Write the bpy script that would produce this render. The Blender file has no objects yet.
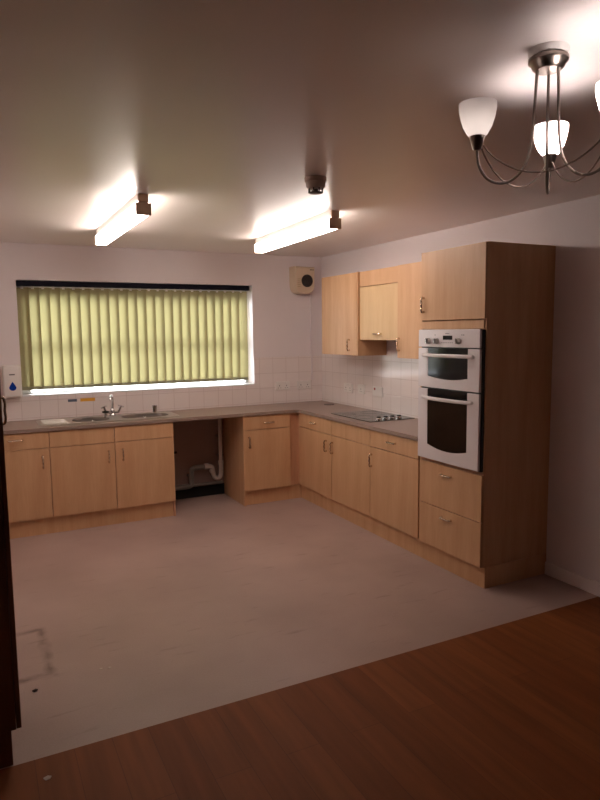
import bpy, bmesh, math, random
from mathutils import Vector, Matrix
random.seed(7)
PI = math.pi
SC = bpy.context.scene
COL = SC.collection

# ------------------------------------------------------------------ materials
def srgb(r, g, b):
    def f(c):
        c /= 255.0
        return c / 12.92 if c <= 0.04045 else ((c + 0.055) / 1.055) ** 2.4
    return (f(r), f(g), f(b), 1.0)

def new_mat(name):
    m = bpy.data.materials.new(name)
    m.use_nodes = True
    nt = m.node_tree
    return m, nt, nt.nodes, nt.links, nt.nodes['Principled BSDF']

def plain(name, col, rough=0.5, metal=0.0, spec=0.5, noise=0.0, nscale=20, bump=0.0, bscale=200, coat=0.0):
    m, nt, N, L, p = new_mat(name)
    p.inputs['Roughness'].default_value = rough
    p.inputs['Metallic'].default_value = metal
    p.inputs['Specular IOR Level'].default_value = spec
    p.inputs['Coat Weight'].default_value = coat
    tc = N.new('ShaderNodeTexCoord')
    nz = N.new('ShaderNodeTexNoise')
    nz.inputs['Scale'].default_value = nscale
    nz.inputs['Detail'].default_value = 5
    L.new(tc.outputs['Object'], nz.inputs['Vector'])
    mx = N.new('ShaderNodeMix'); mx.data_type = 'RGBA'
    mx.inputs['A'].default_value = tuple(c * (1 - noise) for c in col[:3]) + (1,)
    mx.inputs['B'].default_value = tuple(min(1, c * (1 + noise)) for c in col[:3]) + (1,)
    L.new(nz.outputs['Fac'], mx.inputs['Factor'])
    L.new(mx.outputs['Result'], p.inputs['Base Color'])
    if bump:
        n2 = N.new('ShaderNodeTexNoise')
        n2.inputs['Scale'].default_value = bscale
        n2.inputs['Detail'].default_value = 4
        L.new(tc.outputs['Object'], n2.inputs['Vector'])
        b = N.new('ShaderNodeBump'); b.inputs['Strength'].default_value = bump; b.inputs['Distance'].default_value = 0.002
        L.new(n2.outputs['Fac'], b.inputs['Height'])
        L.new(b.outputs['Normal'], p.inputs['Normal'])
    return m

def wood(name, c1, c2, scale=(14, 14, 1.1), rough=0.42):
    m, nt, N, L, p = new_mat(name)
    tc = N.new('ShaderNodeTexCoord'); mp = N.new('ShaderNodeMapping')
    mp.inputs['Scale'].default_value = scale
    L.new(tc.outputs['Object'], mp.inputs['Vector'])
    nz = N.new('ShaderNodeTexNoise'); nz.inputs['Scale'].default_value = 1.0; nz.inputs['Detail'].default_value = 6; nz.inputs['Roughness'].default_value = 0.6
    L.new(mp.outputs['Vector'], nz.inputs['Vector'])
    mp2 = N.new('ShaderNodeMapping'); mp2.inputs['Scale'].default_value = tuple(s * 9 for s in scale)
    L.new(tc.outputs['Object'], mp2.inputs['Vector'])
    n2 = N.new('ShaderNodeTexNoise'); n2.inputs['Scale'].default_value = 1.0; n2.inputs['Detail'].default_value = 3
    L.new(mp2.outputs['Vector'], n2.inputs['Vector'])
    ad = N.new('ShaderNodeMath'); ad.operation = 'MULTIPLY_ADD'; ad.inputs[1].default_value = 0.35
    L.new(n2.outputs['Fac'], ad.inputs[0]); L.new(nz.outputs['Fac'], ad.inputs[2])
    cr = N.new('ShaderNodeValToRGB')
    cr.color_ramp.elements[0].position = 0.45; cr.color_ramp.elements[0].color = c2
    cr.color_ramp.elements[1].position = 0.9; cr.color_ramp.elements[1].color = c1
    L.new(ad.outputs[0], cr.inputs['Fac'])
    L.new(cr.outputs['Color'], p.inputs['Base Color'])
    p.inputs['Roughness'].default_value = rough
    p.inputs['Specular IOR Level'].default_value = 0.4
    return m

def brick_mat(name, axis, tile, col, grout, rough, off_u=0.0, off_v=0.0, mortar=0.003):
    """square wall tiles; axis = which world axis runs along the wall"""
    m, nt, N, L, p = new_mat(name)
    tc = N.new('ShaderNodeTexCoord'); sp = N.new('ShaderNodeSeparateXYZ'); cb = N.new('ShaderNodeCombineXYZ')
    L.new(tc.outputs['Object'], sp.inputs[0])
    a = N.new('ShaderNodeMath'); a.operation = 'ADD'; a.inputs[1].default_value = off_u
    b = N.new('ShaderNodeMath'); b.operation = 'ADD'; b.inputs[1].default_value = off_v
    L.new(sp.outputs[axis], a.inputs[0]); L.new(sp.outputs['Z'], b.inputs[0])
    L.new(a.outputs[0], cb.inputs[0]); L.new(b.outputs[0], cb.inputs[1])
    bt = N.new('ShaderNodeTexBrick'); bt.offset = 0; bt.squash = 1
    bt.inputs['Scale'].default_value = 1; bt.inputs['Brick Width'].default_value = tile; bt.inputs['Row Height'].default_value = tile
    bt.inputs['Mortar Size'].default_value = mortar; bt.inputs['Mortar Smooth'].default_value = 0.2
    bt.inputs['Color1'].default_value = col; bt.inputs['Color2'].default_value = tuple(c * 0.97 for c in col[:3]) + (1,)
    bt.inputs['Mortar'].default_value = grout
    L.new(cb.outputs[0], bt.inputs['Vector'])
    L.new(bt.outputs['Color'], p.inputs['Base Color'])
    p.inputs['Roughness'].default_value = rough
    inv = N.new('ShaderNodeMath'); inv.operation = 'SUBTRACT'; inv.inputs[0].default_value = 1
    L.new(bt.outputs['Fac'], inv.inputs[1])
    nz = N.new('ShaderNodeTexNoise'); nz.inputs['Scale'].default_value = 6
    L.new(tc.outputs['Object'], nz.inputs['Vector'])
    ad = N.new('ShaderNodeMath'); ad.operation = 'MULTIPLY_ADD'; ad.inputs[1].default_value = 0.25
    L.new(nz.outputs['Fac'], ad.inputs[0]); L.new(inv.outputs[0], ad.inputs[2])
    bp = N.new('ShaderNodeBump'); bp.inputs['Strength'].default_value = 0.5; bp.inputs['Distance'].default_value = 0.003
    L.new(ad.outputs[0], bp.inputs['Height']); L.new(bp.outputs['Normal'], p.inputs['Normal'])
    return m

def emission(name, col, strength):
    m, nt, N, L, p = new_mat(name)
    N.remove(p)
    e = N.new('ShaderNodeEmission'); e.inputs['Color'].default_value = col; e.inputs['Strength'].default_value = strength
    L.new(e.outputs[0], N['Material Output'].inputs['Surface'])
    return m

def translucent(name, col, tcol, mixf, rough=0.6, gloss=0.05):
    m, nt, N, L, p = new_mat(name)
    N.remove(p)
    d = N.new('ShaderNodeBsdfDiffuse'); d.inputs['Color'].default_value = col
    t = N.new('ShaderNodeBsdfTranslucent'); t.inputs['Color'].default_value = tcol
    x = N.new('ShaderNodeMixShader'); x.inputs[0].default_value = mixf
    L.new(d.outputs[0], x.inputs[1]); L.new(t.outputs[0], x.inputs[2])
    g = N.new('ShaderNodeBsdfGlossy'); g.inputs['Roughness'].default_value = rough
    y = N.new('ShaderNodeMixShader'); y.inputs[0].default_value = gloss
    L.new(x.outputs[0], y.inputs[1]); L.new(g.outputs[0], y.inputs[2])
    L.new(y.outputs[0], N['Material Output'].inputs['Surface'])
    return m

def thin_glass(name):
    m, nt, N, L, p = new_mat(name)
    N.remove(p)
    t = N.new('ShaderNodeBsdfTransparent'); t.inputs['Color'].default_value = (0.93, 0.95, 0.94, 1)
    g = N.new('ShaderNodeBsdfGlossy'); g.inputs['Roughness'].default_value = 0.03
    f = N.new('ShaderNodeFresnel'); f.inputs['IOR'].default_value = 1.45
    x = N.new('ShaderNodeMixShader')
    L.new(f.outputs[0], x.inputs[0]); L.new(t.outputs[0], x.inputs[1]); L.new(g.outputs[0], x.inputs[2])
    L.new(x.outputs[0], N['Material Output'].inputs['Surface'])
    return m

M = {}
M['wall_rear'] = plain('bounce_cut_brown', srgb(120, 98, 88), 0.8, spec=0.2, noise=0.03, nscale=4)  # unseen rear walls made brown to cut bounced light
M['ceiling'] = plain('ceiling_paint', srgb(226, 216, 212), 0.31, spec=0.5, noise=0.03, nscale=3, bump=0.25, bscale=60)
M['wall'] = plain('wall_paint', srgb(226, 217, 218), 0.75, spec=0.25, noise=0.03, nscale=4, bump=0.15, bscale=300)
M['wood'] = wood('beech_laminate', srgb(210, 169, 131), srgb(195, 151, 112))
M['wood_pale'] = wood('pale_beech_laminate', srgb(216, 186, 144), srgb(204, 170, 128))
M['wood_in'] = wood('beech_carcass', srgb(205, 154, 120), srgb(182, 130, 98))
M['handle'] = plain('satin_nickel', srgb(215, 198, 178), 0.22, metal=1.0)
M['chrome'] = plain('chrome', srgb(225, 225, 228), 0.08, metal=1.0)
M['steel'] = plain('stainless_steel', srgb(190, 185, 180), 0.28, metal=1.0, noise=0.05, nscale=30)
M['brushed'] = plain('brushed_nickel', srgb(150, 138, 130), 0.32, metal=1.0, noise=0.05, nscale=60)
M['worktop'] = plain('grey_brown_laminate', srgb(146, 126, 116), 0.38, noise=0.22, nscale=90)
M['worktop_edge'] = M['worktop']
M['white_plastic'] = plain('white_plastic', srgb(228, 222, 218), 0.35)
M['cream_plastic'] = plain('cream_plastic', srgb(208, 186, 160), 0.4)
M['oven_white'] = plain('white_enamel', srgb(226, 218, 220), 0.25, coat=0.2)
M['oven_black'] = plain('black_plastic', srgb(18, 16, 17), 0.35)
M['oven_glass'] = plain('black_oven_glass', srgb(12, 10, 11), 0.08, spec=0.35)
M['hob_glass'] = plain('black_ceramic_glass', srgb(30, 27, 27), 0.10, spec=0.6)
M['grey_mark'] = plain('grey_print', srgb(110, 106, 108), 0.5)
M['ring'] = plain('hob_ring_print', srgb(92, 86, 84), 0.3)
M['rail'] = plain('dark_navy_rail', srgb(14, 13, 30), 0.7, spec=0.2)
M['slat'] = translucent('green_blind_fabric', srgb(170, 158, 118), srgb(142, 134, 93), 0.42)
M['hem'] = plain('grey_blind_weight', srgb(150, 145, 118), 0.7)
M['pvc'] = plain('white_pvc', srgb(235, 235, 238), 0.35)
M['glass'] = thin_glass('window_glass')
M['blue'] = plain('blue_plastic', srgb(20, 60, 160), 0.2, coat=0.3)
M['dark_print'] = plain('dark_print', srgb(60, 60, 66), 0.5)
M['navy_sticker'] = plain('slate_sticker', srgb(84, 94, 112), 0.5)
M['amber_sticker'] = plain('amber_sticker', srgb(224, 165, 60), 0.5)
M['red'] = plain('red_plastic', srgb(150, 30, 30), 0.4)
M['black'] = plain('black_rubber', srgb(20, 18, 18), 0.6)
M['pipe_grey'] = plain('grey_waste_pipe', srgb(120, 112, 106), 0.45)
M['pipe_white'] = plain('white_waste_pipe', srgb(206, 196, 188), 0.4)
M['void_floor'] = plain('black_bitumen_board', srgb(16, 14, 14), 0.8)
M['skirting'] = plain('white_gloss_paint', srgb(238, 230, 228), 0.35)
M['tube'] = emission('lit_diffuser', (1.0, 0.87, 0.78, 1), 20.5)
M['tube_dimmed'] = emission('lit_dimmed_diffuser', (1.0, 0.87, 0.78, 1), 16.0)  # right lamp dimmed so the cupboards and wall near it stay less bright
M['bulb'] = emission('lit_bulb', (1.0, 0.88, 0.85, 1), 230.0)
M['bulb_fill'] = emission('shade_fill_bulb', (1.0, 0.88, 0.82, 1), 5.0)  # added glow to brighten the left shade, which otherwise looks unlit
M['bulb_off'] = plain('unlit_bulb', srgb(220, 215, 210), 0.3)
M['shade'] = translucent('frosted_glass_shade', srgb(240, 232, 230), srgb(250, 244, 240), 0.5, 0.3, 0.06)
M['detector'] = plain('aged_plastic', srgb(190, 168, 156), 0.5)
M['detector_dark'] = plain('dark_grille', srgb(60, 48, 44), 0.5)
M['cap'] = plain('backlit_dim_cap', srgb(205, 178, 152), 0.5)  # tan holds the backlit dimness of the end caps in their colour
M['scrap'] = plain('pale_paper', srgb(190, 175, 165), 0.8)

def floor_vinyl():
    m, nt, N, L, p = new_mat('speckled_vinyl')
    tc = N.new('ShaderNodeTexCoord')
    n1 = N.new('ShaderNodeTexNoise'); n1.inputs['Scale'].default_value = 1.6; n1.inputs['Detail'].default_value = 6
    n2 = N.new('ShaderNodeTexNoise'); n2.inputs['Scale'].default_value = 140; n2.inputs['Detail'].default_value = 2
    L.new(tc.outputs['Object'], n1.inputs['Vector']); L.new(tc.outputs['Object'], n2.inputs['Vector'])
    ad = N.new('ShaderNodeMath'); ad.operation = 'MULTIPLY_ADD'; ad.inputs[1].default_value = 0.5
    L.new(n2.outputs['Fac'], ad.inputs[0]); L.new(n1.outputs['Fac'], ad.inputs[2])
    cr = N.new('ShaderNodeValToRGB')
    cr.color_ramp.elements[0].position = 0.45; cr.color_ramp.elements[0].color = srgb(154, 131, 123)
    cr.color_ramp.elements[1].position = 1.0; cr.color_ramp.elements[1].color = srgb(176, 152, 144)
    L.new(ad.outputs[0], cr.inputs['Fac'])
    # rectangular scuff left by an appliance: dark outline around (-3.30..-3.17, -2.95..-2.42)
    sp = N.new('ShaderNodeSeparateXYZ')
    dist = N.new('ShaderNodeTexNoise'); dist.inputs['Scale'].default_value = 9; dist.inputs['Detail'].default_value = 4
    L.new(tc.outputs['Object'], dist.inputs['Vector'])
    vm = N.new('ShaderNodeVectorMath'); vm.operation = 'MULTIPLY_ADD'
    vm.inputs[1].default_value = (0.05, 0.05, 0); vm.inputs[2].default_value = (0, 0, 0)
    L.new(dist.outputs['Color'], vm.inputs[0])
    va = N.new('ShaderNodeVectorMath'); va.operation = 'ADD'
    L.new(tc.outputs['Object'], va.inputs[0]); L.new(vm.outputs[0], va.inputs[1]); L.new(va.outputs[0], sp.inputs[0])
    def math_(op, a, b=None, c=None):
        n = N.new('ShaderNodeMath'); n.operation = op
        for i, v in enumerate((a, b, c)):
            if v is None: continue
            if isinstance(v, (int, float)): n.inputs[i].default_value = v
            else: L.new(v, n.inputs[i])
        return n.outputs[0]
    cx, cy, hx, hy = -3.34, -2.66, 0.19, 0.27
    dx = math_('SUBTRACT', math_('ABSOLUTE', math_('SUBTRACT', sp.outputs[0], cx)), hx)
    dy = math_('SUBTRACT', math_('ABSOLUTE', math_('SUBTRACT', sp.outputs[1], cy)), hy)
    d = math_('ABSOLUTE', math_('MAXIMUM', dx, dy))
    line = math_('SUBTRACT', 1.0, math_('DIVIDE', d, 0.035)); line = math_('MAXIMUM', line, 0.0)
    n3 = N.new('ShaderNodeTexNoise'); n3.inputs['Scale'].default_value = 7
    L.new(tc.outputs['Object'], n3.inputs['Vector'])
    msk = math_('MULTIPLY', line, math_('MAXIMUM', math_('SUBTRACT', math_('MULTIPLY', n3.outputs['Fac'], 2.6), 0.85), 0.0))
    msk = math_('MINIMUM', math_('MULTIPLY', msk, 0.9), 0.65)
    # sparse scuffs
    mp = N.new('ShaderNodeMapping'); mp.inputs['Scale'].default_value = (3, 14, 1); mp.inputs['Rotation'].default_value = (0, 0, 0.5)
    L.new(tc.outputs['Object'], mp.inputs['Vector'])
    n4 = N.new('ShaderNodeTexNoise'); n4.inputs['Scale'].default_value = 1.4; n4.inputs['Detail'].default_value = 8
    L.new(mp.outputs['Vector'], n4.inputs['Vector'])
    sc = math_('MULTIPLY', math_('MAXIMUM', math_('SUBTRACT', n4.outputs['Fac'], 0.62), 0.0), 2.0)
    msk = math_('MINIMUM', math_('ADD', msk, sc), 0.6)
    mx = N.new('ShaderNodeMix'); mx.data_type = 'RGBA'
    L.new(msk, mx.inputs['Factor']); L.new(cr.outputs['Color'], mx.inputs['A']); mx.inputs['B'].default_value = srgb(70, 48, 40)
    L.new(mx.outputs['Result'], p.inputs['Base Color'])
    p.inputs['Roughness'].default_value = 0.42; p.inputs['Specular IOR Level'].default_value = 0.5
    return m
M['vinyl'] = floor_vinyl()

def floor_wood():
    m, nt, N, L, p = new_mat('oak_effect_floor')
    tc = N.new('ShaderNodeTexCoord'); sp = N.new('ShaderNodeSeparateXYZ'); cb = N.new('ShaderNodeCombineXYZ')
    L.new(tc.outputs['Object'], sp.inputs[0]); L.new(sp.outputs['Y'], cb.inputs[0]); L.new(sp.outputs['X'], cb.inputs[1])
    bt = N.new('ShaderNodeTexBrick'); bt.offset = 0.37; bt.inputs['Scale'].default_value = 1
    bt.inputs['Brick Width'].default_value = 1.2; bt.inputs['Row Height'].default_value = 0.15
    bt.inputs['Mortar Size'].default_value = 0.0012; bt.inputs['Bias'].default_value = 0
    bt.inputs['Color1'].default_value = srgb(136, 78, 40); bt.inputs['Color2'].default_value = srgb(124, 68, 33); bt.inputs['Mortar'].default_value = srgb(104, 56, 32)
    L.new(cb.outputs[0], bt.inputs['Vector'])
    mp = N.new('ShaderNodeMapping'); mp.inputs['Scale'].default_value = (16, 1.3, 1)
    L.new(tc.outputs['Object'], mp.inputs['Vector'])
    nz = N.new('ShaderNodeTexNoise'); nz.inputs['Scale'].default_value = 1.3; nz.inputs['Detail'].default_value = 7
    L.new(mp.outputs['Vector'], nz.inputs['Vector'])
    cr = N.new('ShaderNodeValToRGB'); cr.color_ramp.elements[0].position = 0.3; cr.color_ramp.elements[0].color = (0.75, 0.72, 0.68, 1)
    cr.color_ramp.elements[1].position = 0.65; cr.color_ramp.elements[1].color = (1, 1, 1, 1)
    L.new(nz.outputs['Fac'], cr.inputs['Fac'])
    mx = N.new('ShaderNodeMix'); mx.data_type = 'RGBA'; mx.blend_type = 'MULTIPLY'; mx.inputs['Factor'].default_value = 1
    L.new(bt.outputs['Color'], mx.inputs['A']); L.new(cr.outputs['Color'], mx.inputs['B'])
    L.new(mx.outputs['Result'], p.inputs['Base Color'])
    p.inputs['Roughness'].default_value = 0.6; p.inputs['Specular IOR Level'].default_value = 0.2
    return m
M['laminate'] = floor_wood()
TILE = 0.155
M['tile_x'] = brick_mat('white_tiles_back', 'X', TILE, srgb(234, 223, 220), srgb(216, 202, 198), 0.16, 8.0 + 0.819, 2.0 - 0.91 - 0.0035)
M['tile_y'] = brick_mat('white_tiles_right', 'Y', TILE, srgb(234, 223, 220), srgb(216, 202, 198), 0.13, 8.0, 2.0 - 0.91 - 0.0035)

# ------------------------------------------------------------------ mesh helpers
def build(name, bm, mat, parent=None, smooth=False, loc=None):
    bmesh.ops.recalc_face_normals(bm, faces=bm.faces)
    me = bpy.data.meshes.new(name)
    bm.to_mesh(me); bm.free()
    me.materials.append(mat)
    if smooth:
        for f in me.polygons: f.use_smooth = True
        me.set_sharp_from_angle(angle=math.radians(38))
    o = bpy.data.objects.new(name, me)
    COL.objects.link(o)
    if parent: o.parent = parent
    if loc: o.location = loc
    return o

def box(bm, x0, x1, y0, y1, z0, z1, bev=0.0, seg=2):
    r = bmesh.ops.create_cube(bm, size=1.0)
    vs = r['verts']
    sx, sy, sz = x1 - x0, y1 - y0, z1 - z0
    for v in vs:
        v.co = Vector((v.co.x * sx + (x0 + x1) / 2, v.co.y * sy + (y0 + y1) / 2, v.co.z * sz + (z0 + z1) / 2))
    if bev:
        es = list({e for v in vs for e in v.link_edges})
        bmesh.ops.bevel(bm, geom=es, offset=bev, segments=seg, profile=0.5, affect='EDGES')
    return bm

def bx(*a, **k):
    return box(bmesh.new(), *a, **k)

def tube(bm, pts, r, seg=8, caps=True):
    pts = [Vector(p) for p in pts]
    n = len(pts); rings = []
    rr = r if isinstance(r, (list, tuple)) else [r] * n
    t0 = (pts[1] - pts[0]).normalized()
    up = Vector((0, 0, 1)) if abs(t0.z) < 0.9 else Vector((1, 0, 0))
    u = t0.cross(up).normalized()
    for i, p in enumerate(pts):
        t = (pts[min(i + 1, n - 1)] - pts[max(i - 1, 0)]).normalized()
        u = (u - t * u.dot(t)).normalized(); w = t.cross(u)
        rings.append([bm.verts.new(p + (u * math.cos(2 * PI * k / seg) + w * math.sin(2 * PI * k / seg)) * rr[i]) for k in range(seg)])
    for a, b in zip(rings, rings[1:]):
        for k in range(seg):
            bm.faces.new((a[k], a[(k + 1) % seg], b[(k + 1) % seg], b[k]))
    if caps:
        bm.faces.new(rings[0][::-1]); bm.faces.new(rings[-1])
    return bm

def spline(pts, n=6):
    P = [Vector(p) for p in pts]; P = [2 * P[0] - P[1]] + P + [2 * P[-1] - P[-2]]
    out = []
    for i in range(1, len(P) - 2):
        a, b, c, d = P[i - 1:i + 3]
        for k in range(n):
            t = k / n
            out.append(0.5 * (2 * b + (c - a) * t + (2 * a - 5 * b + 4 * c - d) * t * t + (3 * b - a - 3 * c + d) * t ** 3))
    out.append(P[-2])
    return out

def lathe(bm, prof, seg=24, center=(0, 0, 0), axis='Z', close=False):
    c = Vector(center); rings = []
    for r, z in prof:
        ring = []
        for k in range(seg):
            a = 2 * PI * k / seg
            x, y = r * math.cos(a), r * math.sin(a)
            q = {'Z': Vector((x, y, z)), 'Y': Vector((x, z, y)), 'X': Vector((z, x, y))}[axis]
            ring.append(bm.verts.new(c + q))
        rings.append(ring)
    prs = list(zip(rings, rings[1:]))
    if close: prs.append((rings[-1], rings[0]))
    for a, b in prs:
        for k in range(seg):
            bm.faces.new((a[k], a[(k + 1) % seg], b[(k + 1) % seg], b[k]))
    if not close:
        for ring in (rings[0], rings[-1]):
            bm.faces.new(ring)
    bmesh.ops.remove_doubles(bm, verts=bm.verts, dist=1e-6)
    return bm

def prism(bm, outline, a0, a1, plane='XZ'):
    """extrude a 2-D outline; plane XZ -> along Y, YZ -> along X, XY -> along Z"""
    def P(u, v, w):
        return {'XZ': (u, w, v), 'YZ': (w, u, v), 'XY': (u, v, w)}[plane]
    A = [bm.verts.new(P(u, v, a0)) for u, v in outline]; B = [bm.verts.new(P(u, v, a1)) for u, v in outline]
    bm.faces.new(A); bm.faces.new(B[::-1])
    n = len(A)
    for i in range(n):
        bm.faces.new((A[i], A[(i + 1) % n], B[(i + 1) % n], B[i]))
    return bm

def thing(name, label, cat, loc=(0, 0, 0), rz=0.0, group=None):
    o = bpy.data.objects.new(name, None); COL.objects.link(o)
    o.empty_display_size = 0.1
    o.location = loc; o.rotation_euler = (0, 0, rz)
    o['label'] = label; o['category'] = cat
    if group: o['group'] = group
    return o

def tag(o, label, cat, group=None):
    o['label'] = label; o['category'] = cat
    if group: o['group'] = group
    return o

def structure(o, label=None):
    o['kind'] = 'structure'
    if label: o['label'] = label
    return o

# ------------------------------------------------------------------ dimensions
H = 2.479
XL, YF = -3.95, -11.0
WXL, WXR, WZT, WZB = -3.070, -0.822, 2.161, 1.123
TILE_TOP = 1.4095
WT = 0.91      # worktop height
DF = 0.587     # door front plane
DB = 0.143     # door bottom
FLY = -3.605   # joint of vinyl and laminate
TY0, TY1 = -2.515, -3.176   # tall oven housing along the right wall
TT = 2.215

# ------------------------------------------------------------------ room shell
bm = bmesh.new()
box(bm, XL - 0.3, WXL, 0, 0.3, 0, H); box(bm, WXR, 0.3, 0, 0.3, 0, H)
box(bm, WXL, WXR, 0, 0.3, 0, WZB); box(bm, WXL, WXR, 0, 0.3, WZT, H)
structure(build('wall_back', bm, M['wall']), 'lilac grey painted back wall around the window')
structure(build('wall_right', bx(0, 0.3, YF, 0, 0, H), M['wall']), 'grey painted wall behind the oven cupboard')
structure(build('wall_left', bx(XL - 0.3, XL, -4.4, 0, 0, H), M['wall']), 'grey painted wall left of the kitchen')
structure(build('wall_left', bx(XL - 0.3, XL, YF, -4.4, 0, H), M['wall_rear']), 'painted wall on the left')
structure(build('wall_front', bx(XL - 0.3, 0.3, YF - 0.3, YF, 0, H), M['wall_rear']), 'painted wall behind the viewer')
structure(build('ceiling', bx(XL - 0.3, 0.3, YF - 0.3, 0.3, H, H + 0.2), M['ceiling']), 'smooth pale painted ceiling')
structure(build('floor', bx(XL - 0.3, 0.3, FLY, 0.3, -0.2, 0), M['vinyl']), 'grey speckled vinyl floor of the kitchen area')
structure(build('floor', bx(XL - 0.3, 0.3, YF - 0.3, FLY, -0.2, 0.0), M['laminate']), 'brown wood plank floor in the foreground')
structure(build('baseboard_right', bx(-0.018, 0, YF, TY1 - 0.004, 0, 0.088, bev=0.004), M['skirting']), 'white gloss skirting board')
structure(build('baseboard_front', bx(XL, 0, YF, YF + 0.018, 0, 0.088), M['skirting']))
structure(build('baseboard_left', bx(XL, XL + 0.018, YF + 0.018, -3.62, 0, 0.088), M['skirting']))
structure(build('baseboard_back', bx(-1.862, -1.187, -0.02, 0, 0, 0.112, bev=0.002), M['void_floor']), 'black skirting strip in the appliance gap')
structure(build('trim_3', bx(-1.862, -1.187, -0.006, 0, 0.112, WT - 0.04), plain('gap_shade_brown', srgb(150, 128, 120), 0.9, noise=0.08, nscale=5)), 'brown panel added to darken the wall inside the appliance gap')  # added brown sheet, the dimness of the gap put into its colour
# tiled splashbacks
bm = bmesh.new()
box(bm, XL, WXL, -0.008, 0, WT - 0.038, TILE_TOP); box(bm, WXR, 0, -0.008, 0, WT - 0.038, TILE_TOP); box(bm, WXL, WXR, -0.008, 0, WT - 0.038, WZB)
structure(build('trim_1', bm, M['tile_x']), 'white square tile splashback below the window')
structure(build('trim_2', bx(-0.008, 0, TY0 + 0.0, -0.008, WT - 0.04, 1.47), M['tile_y']), 'white square tile splashback beside the hob')

# window with frame, sill and panes
wf = bmesh.new()
fy0, fy1 = 0.15, 0.21
box(wf, WXL, WXL + 0.085, fy0, fy1, WZB, WZT, 0.004); box(wf, WXR - 0.035, WXR, fy0, fy1, WZB, WZT, 0.004)
box(wf, WXL, WXR, fy0, fy1, WZT - 0.15, WZT, 0.004); box(wf, WXL, WXR, fy0, fy1, WZB + 0.0, WZB + 0.022, 0.004)
box(wf, WXL, WXR, fy0 + 0.01, fy1 - 0.01, 1.53, 1.565, 0.004)
win = build('window_1', wf, M['pvc']); structure(win, 'white framed window behind the vertical blind')
build('pane', bx(WXL + 0.085, WXR - 0.035, 0.178, 0.182, 1.56, WZT - 0.15), M['glass'], win)
build('pane', bx(WXL + 0.085, WXR - 0.035, 0.178, 0.182, WZB + 0.022, 1.535), M['glass'], win)
build('window_sill', bx(WXL + 0.001, WXR - 0.001, -0.004, 0.149, WZB, WZB + 0.012, bev=0.003), M['pvc'], win)

# ------------------------------------------------------------------ vertical blind
bl = thing('vertical_blind', 'yellow-green vertical slat blind with dark top rail hanging in the window', 'blind', (WXL, 0.075, WZB))
WW = WXR - WXL; WH = WZT - WZB
rail = build('headrail', bx(0.004, WW - 0.012, -0.025, 0.025, WH - 0.05, WH - 0.002, bev=0.004), M['rail'], bl)
NS = 25; SP = (WW - 0.145) / (NS - 1)
sl_b, sl_t = 0.05, WH - 0.062
def slat_mesh():
    bm = bmesh.new(); w = 0.121; n = 6; g = []
    for zz in (sl_b, (sl_b + sl_t) / 2, sl_t):
        row = []
        for k in range(n + 1):
            u = k / n - 0.5
            row.append(bm.verts.new((u * w, 0.010 * (1 - 4 * u * u), zz)))
        g.append(row)
    for a, b in zip(g, g[1:]):
        for k in range(n): bm.faces.new((a[k], a[k + 1], b[k + 1], b[k]))
    return bm
slat0 = build('slat', slat_mesh(), M['slat'], bl, smooth=True)
weight0 = build('weight', bx(-0.054, 0.054, -0.0015, 0.013, sl_b + 0.001, sl_b + 0.032, bev=0.001), M['hem'], slat0)
hanger0 = build('hanger', bx(-0.011, 0.011, -0.001, 0.012, sl_t - 0.012, sl_t + 0.013, bev=0.001), M['white_plastic'], slat0)
for i in range(NS):
    if i == 0: s = slat0
    else:
        s = slat0.copy(); COL.objects.link(s)
        for ch in (weight0, hanger0):
            c = ch.copy(); COL.objects.link(c); c.parent = s
    s.location = (0.048 + i * SP, 0, 0)
    s.rotation_euler = (0, 0, math.radians(-23 + random.uniform(-2.5, 2.5)))
bm = bmesh.new()
for i in range(NS - 1):
    x0 = 0.048 + i * SP
    pts = [(x0 + SP * t, -0.012, sl_b + 0.012 - 0.030 * (1 - (2 * t - 1) ** 2)) for t in [k / 6 for k in range(7)]]
    tube(bm, pts, 0.0022, 5)
build('bottom_chain', bm, M['hem'], bl)

# ------------------------------------------------------------------ handles, kitchen units
def handle(parent, x, z, vertical, yf, length=0.112):
    """bow handle with two small round feet, on a front whose face is at local y = -yf"""
    bm = bmesh.new(); h = length / 2
    def P(s, d): return (x, -yf - d, z + s) if vertical else (x + s, -yf - d, z)
    for sgn in (-1, 1):
        tube(bm, [P(sgn * h * 0.86, 0.0), P(sgn * h * 0.86, 0.006)], 0.0085, 10)
    prof = [(-h * 0.86, 0.004), (-h * 0.90, 0.018), (-h * 0.62, 0.028), (-h * 0.3, 0.024), (0, 0.027), (h * 0.3, 0.024), (h * 0.62, 0.028), (h * 0.90, 0.018), (h * 0.86, 0.004)]
    pts = spline([P(s, d) for s, d in prof], 4)
    n = len(pts)
    tube(bm, pts, [0.0052 + 0.0026 * abs(math.cos(PI * k / (n - 1) * 2)) for k in range(n)], 8)
    return build('handle', bm, M['handle'], parent, smooth=True)

G = 0.0025
def front(parent, kind, x0, x1, z0, z1, yf, mat=None, hd=None, th=0.018):
    o = build(kind, bx(x0 + G, x1 - G, -yf, -yf + th, z0 + G, z1 - G, bev=0.0016), mat or M['wood'], parent)
    if hd: handle(o, hd[0], hd[1], hd[2], yf)
    return o

def carcass(w, depth, z0, z1, shelf=True, name='carcass', parent=None, left=0.0, y0=-0.01):
    bm = bmesh.new(); t = 0.018
    box(bm, left, left + t, -depth, y0, z0, z1); box(bm, w - t, w, -depth, y0, z0, z1)
    box(bm, left + t, w - t, -depth, y0, z0, z0 + t); box(bm, left + t, w - t, y0 - 0.008, y0, z0 + t, z1)
    box(bm, left + t, w - t, -depth, y0, z1 - t, z1)
    if shelf: box(bm, left + t, w - t, -depth + 0.03, y0 - 0.008, (z0 + z1) / 2, (z0 + z1) / 2 + t)
    return build(name, bm, M['wood_in'], parent)

CT = 0.878; CD = DF - 0.0185; DZ = 0.739
R90 = -PI / 2
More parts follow.
